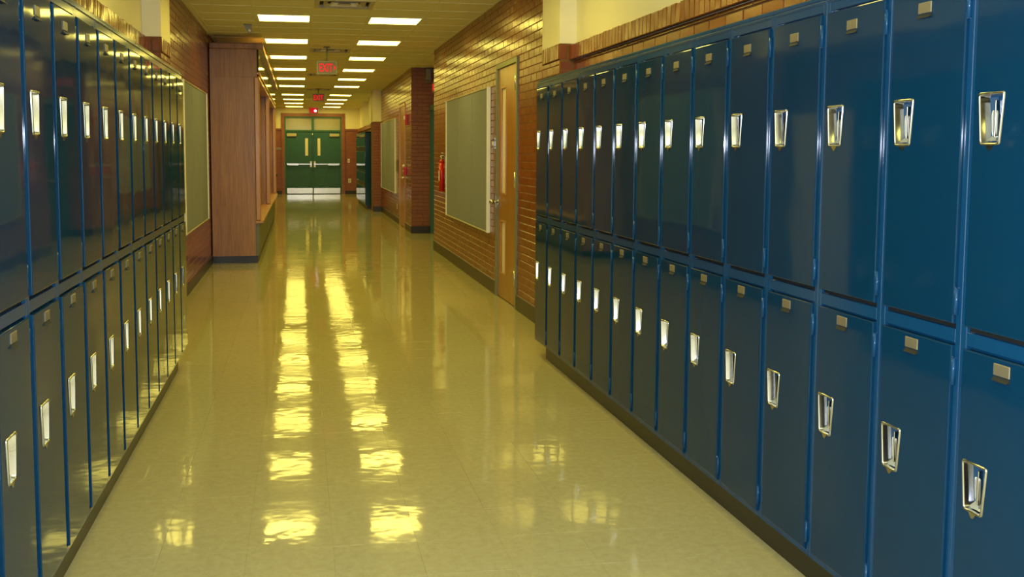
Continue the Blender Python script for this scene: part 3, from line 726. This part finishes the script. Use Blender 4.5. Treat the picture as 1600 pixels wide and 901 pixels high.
# ------------------------------------------------------------------ oak display cases on the left
def case(y0, y1, label):
    xf, xb, zt = -0.52, XL+0.013, 2.94
    t = thing('display_case', label, 'display case', (xf, y0, 0), 0, 'oak display cases along the left wall')
    L = y1-y0; w = xf-xb
    q = lambda name, mat, b, c=0.0: MB().box(*b, c).build(name, mat, t)
    q('toe_base', 'plinth', (-w, -0.05, 0.02, L-0.02, 0, 0.095))
    for a, b in ((0, 0.03), (L-0.03, L)): q('end_panel', 'oak', (-w, -0.07, a, b, 0.095, 2.50), 0.002)
    for a, b in ((0, 0.03), (L-0.03, L)): q('upper_end_panel', 'oak', (-w, -0.03, a+0.004, b-0.004, 2.50, 2.86), 0.002)
    for a, b in ((-0.004, 0.06), (L-0.06, L+0.004)): q('corner_post', 'oak_trim', (-0.069, 0.0, a, b, 0.575, 2.50), 0.012)
    q('back_panel', 'oak', (-w, -w+0.02, 0.03, L-0.03, 0.095, 2.86))
    q('display_floor', 'oak', (-w+0.02, -0.05, 0.03, L-0.03, 0.52, 0.55))
    q('sill', 'oak_trim', (-0.17, 0.03, 0.01, L-0.01, 0.535, 0.575), 0.006)
    q('base_panel', 'laminate', (-0.07, -0.035, 0.05, L-0.03, 0.095, 0.535))
    q('head_rail', 'oak_trim', (-0.17, 0.0, 0.02, L-0.02, 2.46, 2.50), 0.003); q('head_rail', 'oak_trim', (-0.03, 0.008, 0.02, L-0.02, 2.53, 2.56), 0.003)
    q('header_panel', 'blackgloss', (-0.03, -0.006, 0.03, L-0.03, 2.56, 2.86))
    q('crown', 'oak', (-w, 0.055, -0.02, L, 2.86, zt), 0.012)
    n = 3; pw = (L-0.12)/n
    for i in range(n):
        a, b = 0.06+pw*i+0.002, 0.06+pw*(i+1)-0.002
        d = q('case_door', 'oak', (-0.160 - 0.006*(i % 2), -0.140 - 0.006*(i % 2), a, b, 0.575, 2.46), 0.002)
        MB().box(-0.1405 - 0.006*(i % 2), -0.134 - 0.006*(i % 2), (a+b)/2-0.012, (a+b)/2+0.012, 1.0, 1.10, 0.002).build('finger_pull', 'chrome_dull', d)
    MB().cyl((-0.005, 0.03, 0.66), (0.008, 0.03, 0.66), 0.012, 8).build('lock', 'chrome_dull', t)
    return t
case(14.108, 18.62, 'tall oak display case on the left, nearer of the two')
case(18.68, 23.4, 'tall oak display case on the left, farther of the two')

# ------------------------------------------------------------------ exit signs
def exit_sign(loc, rz, label, arrow=True, stem=0.0, lit='red_lit', face='signface', w=0.30, h=0.20, word=True):
    t = thing('exit_sign', label, 'exit sign', loc, rz, 'red exit signs')
    MB().box(-w/2, w/2, -0.025, 0.025, -h/2, h/2, 0.006).build('housing', 'grey', t)
    MB().box(-w/2+0.018, w/2-0.018, -0.029, -0.024, -h/2+0.018, h/2-0.018, 0.001).build('face', face, t)
    if word:
        me = text_mesh('lettering', 'EXIT', 0.155, 0.002, lit)
        xs = [v.co.x for v in me.vertices]; ys = [v.co.y for v in me.vertices]
        tw, th = w*(0.66 if arrow else 0.78), h*0.62
        sx, sy = tw/(max(xs)-min(xs)), th/(max(ys)-min(ys)); mx, my = (max(xs)+min(xs))/2, (max(ys)+min(ys))/2
        for v in me.vertices: v.co = Vector(((v.co.x-mx)*sx-(0.015 if arrow else 0), (v.co.y-my)*sy, v.co.z))
        put('lettering', me, t, (0, -0.031, 0), (math.pi/2, 0, 0))
    if arrow:
        a = w*0.33
        MB().add([(a, -0.033, 0.045), (a+0.034, -0.033, 0.0), (a, -0.033, -0.045), (a, -0.029, 0.045), (a+0.034, -0.029, 0.0), (a, -0.029, -0.045)], [(0, 2, 1), (0, 1, 4, 3), (1, 2, 5, 4), (2, 0, 3, 5)]).build('arrow', lit, t)
    if stem:
        MB().cyl((0, 0, h/2), (0, 0, h/2+stem-0.012), 0.012, 8).build('stem', 'grey', t)
        MB().cyl((0, 0, h/2+stem-0.014), (0, 0, h/2+stem), 0.05, 14).build('canopy', 'grey', t)
    return t
exit_sign((0.415, 15.5, 2.745), 0, 'nearest hanging exit sign, grey with red letters and arrow', True, 3.05-2.845)
exit_sign((0.475, 25.7, 2.83), 0, 'second hanging exit sign, red and smaller, farther along the ceiling', False, 3.05-2.93, face='signdim')
t = exit_sign((0.51, YE-0.03, 2.965), 0, 'glowing red exit sign on the wall above the double doors', False, 0, face='red_face', w=0.30, h=0.24)
MB().sphere((0.06, -0.035, -0.02), 0.045, 6, (1, 0.4, 1)).build('bright_spot', 'white_lit', t)  # glowing ball added as the white hot spot on the lit sign
exit_sign((2.40, 18.35, 2.66), -math.pi/2, 'exit sign in the alcove over the teal door frame', False)

# ------------------------------------------------------------------ small wall items
# fire extinguisher
t = thing('fire_extinguisher', 'red fire extinguisher hung on the brick left of the large board', 'fire extinguisher', (XR-0.056, 14.42, 0.95))
m = MB().cyl((0, 0, 0.01), (0, 0, 0.40), 0.042, 16); m.cyl((0, 0, 0.40), (0, 0, 0.45), 0.042, 16, 0.022).cyl((0, 0, 0), (0, 0, 0.01), 0.04, 16).build('cylinder', 'red', t)
MB().cyl((0, 0, 0.45), (0, 0, 0.50), 0.02, 10).box(-0.02, 0.02, -0.09, 0.02, 0.50, 0.515, 0.003).box(-0.015, 0.015, -0.10, 0.0, 0.535, 0.55, 0.003).build('valve', 'steel', t)
MB().tube([(0.0, 0.03, 0.48), (0, 0.075, 0.47), (0, 0.085, 0.38), (0, 0.08, 0.15)], 0.010).cyl((0, 0.08, 0.15), (0, 0.08, 0.05), 0.012, 10, 0.018).build('hose', 'black', t)
box('label_patch', 'white', (-0.044, -0.034, -0.02, 0.02, 0.15, 0.3), t)
MB().box(0.036, 0.056, -0.03, 0.03, 0.1, 0.5, 0.003).build('bracket', 'steel', t)
# switch plate between door and board
t = thing('switch_plate', 'small steel key switch on brick between oak door and board', 'switch', (XR-0.002, 10.75, 1.60), -math.pi/2)
MB().box(-0.035, 0.035, -0.008, 0, -0.057, 0.057, 0.002).build('plate', 'steel', t); MB().box(-0.008, 0.008, -0.02, -0.008, -0.018, 0.018, 0.002).build('toggle', 'white', t)
MB().box(-0.02, 0.02, -0.012, -0.008, 0.03, 0.045).build('key_cover', 'black', t)
# pull station with painted flash glint, strobe, switch, outlet by the second oak door
t = thing('fire_alarm_pull', 'red fire alarm pull station with a painted white glint, beside the far oak door', 'fire alarm', (XR-0.002, 19.85, 1.15), -math.pi/2)
MB().box(-0.06, 0.06, -0.055, 0, -0.09, 0.06, 0.006).build('box', 'red', t); MB().box(-0.04, 0.04, -0.065, -0.055, -0.02, 0.0, 0.003).build('pull_bar', 'white', t)
MB().sphere((0, -0.05, 0.085), 0.03, 8).build('bright_spot', 'white', t)  # white ball standing in for the flash reflection on the pull station
t = thing('fire_alarm_horn', 'red alarm strobe high on the brick above the pull station', 'fire alarm', (XR-0.002, 19.6, 2.12), -math.pi/2)
MB().box(-0.065, 0.065, -0.05, 0, -0.1, 0.1, 0.006).build('housing', 'red', t); MB().box(-0.04, 0.04, -0.075, -0.05, 0.0, 0.07, 0.006).build('strobe_lens', 'white', t)
t = thing('wall_phone', 'white wall intercom handset between far board and far oak door', 'intercom', (XR-0.002, 21.65, 1.22), -math.pi/2)
MB().box(-0.05, 0.05, -0.03, 0, -0.12, 0.12, 0.005).build('base', 'grey', t); MB().box(-0.028, 0.028, -0.065, -0.03, -0.11, 0.11, 0.012).build('handset', 'white', t)
t = thing('outlet_plate', 'white outlet plate low on brick under the far board', 'outlet', (XR-0.002, 21.75, 0.35), -math.pi/2)
MB().box(-0.04, 0.04, -0.008, 0, -0.06, 0.06, 0.002).build('plate', 'white', t)
for z in (-0.025, 0.025): MB().box(-0.015, 0.015, -0.011, -0.008, z-0.014, z+0.014, 0.002).build('socket', 'grey', t)
t = thing('switch_plate', 'pale switch plate on the end wall right of the double doors', 'switch', (1.735, YE-0.001, 1.19), 0)
MB().box(-0.04, 0.04, -0.008, 0, -0.07, 0.07, 0.002).build('plate', 'white', t); MB().box(-0.01, 0.01, -0.02, -0.008, -0.02, 0.02).build('toggle', 'grey', t)
t = thing('outlet_plate', 'pale outlet plate low on the end wall right of the doors', 'outlet', (1.765, YE-0.001, 0.475), 0)
MB().box(-0.05, 0.05, -0.008, 0, -0.075, 0.075, 0.002).build('plate', 'white', t)
for z in (-0.03, 0.03): MB().box(-0.018, 0.018, -0.011, -0.008, z-0.016, z+0.016, 0.002).build('socket', 'grey', t)
t = thing('room_plaque', 'small dull plaque on the brick left of the double doors', 'plaque', (-0.735, YE-0.001, 1.61), 0)
MB().box(-0.10, 0.10, -0.012, 0, -0.035, 0.035, 0.002).build('plate', 'vent', t); MB().box(-0.085, 0.085, -0.014, -0.012, -0.022, 0.022).build('inlay', 'grey', t)
# emergency light hung at the alcove mouth
t = thing('emergency_light', 'grey boxy emergency light high on the dark alcove wall', 'emergency light', (2.345, 18.949, 2.86), 0)
MB().box(-0.05, 0.05, -0.14, 0, -0.04, 0.17, 0.006).build('battery_box', 'grey', t)
for x in (-0.025, 0.025): MB().cyl((x, -0.07, -0.04), (x, -0.10, -0.07), 0.02, 10, 0.028).build('lamp_head', 'grey', t)
MB().box(0.05, 0.12, -0.06, 0, 0.12, 0.17, 0.004).build('conduit_box', 'grey', t)
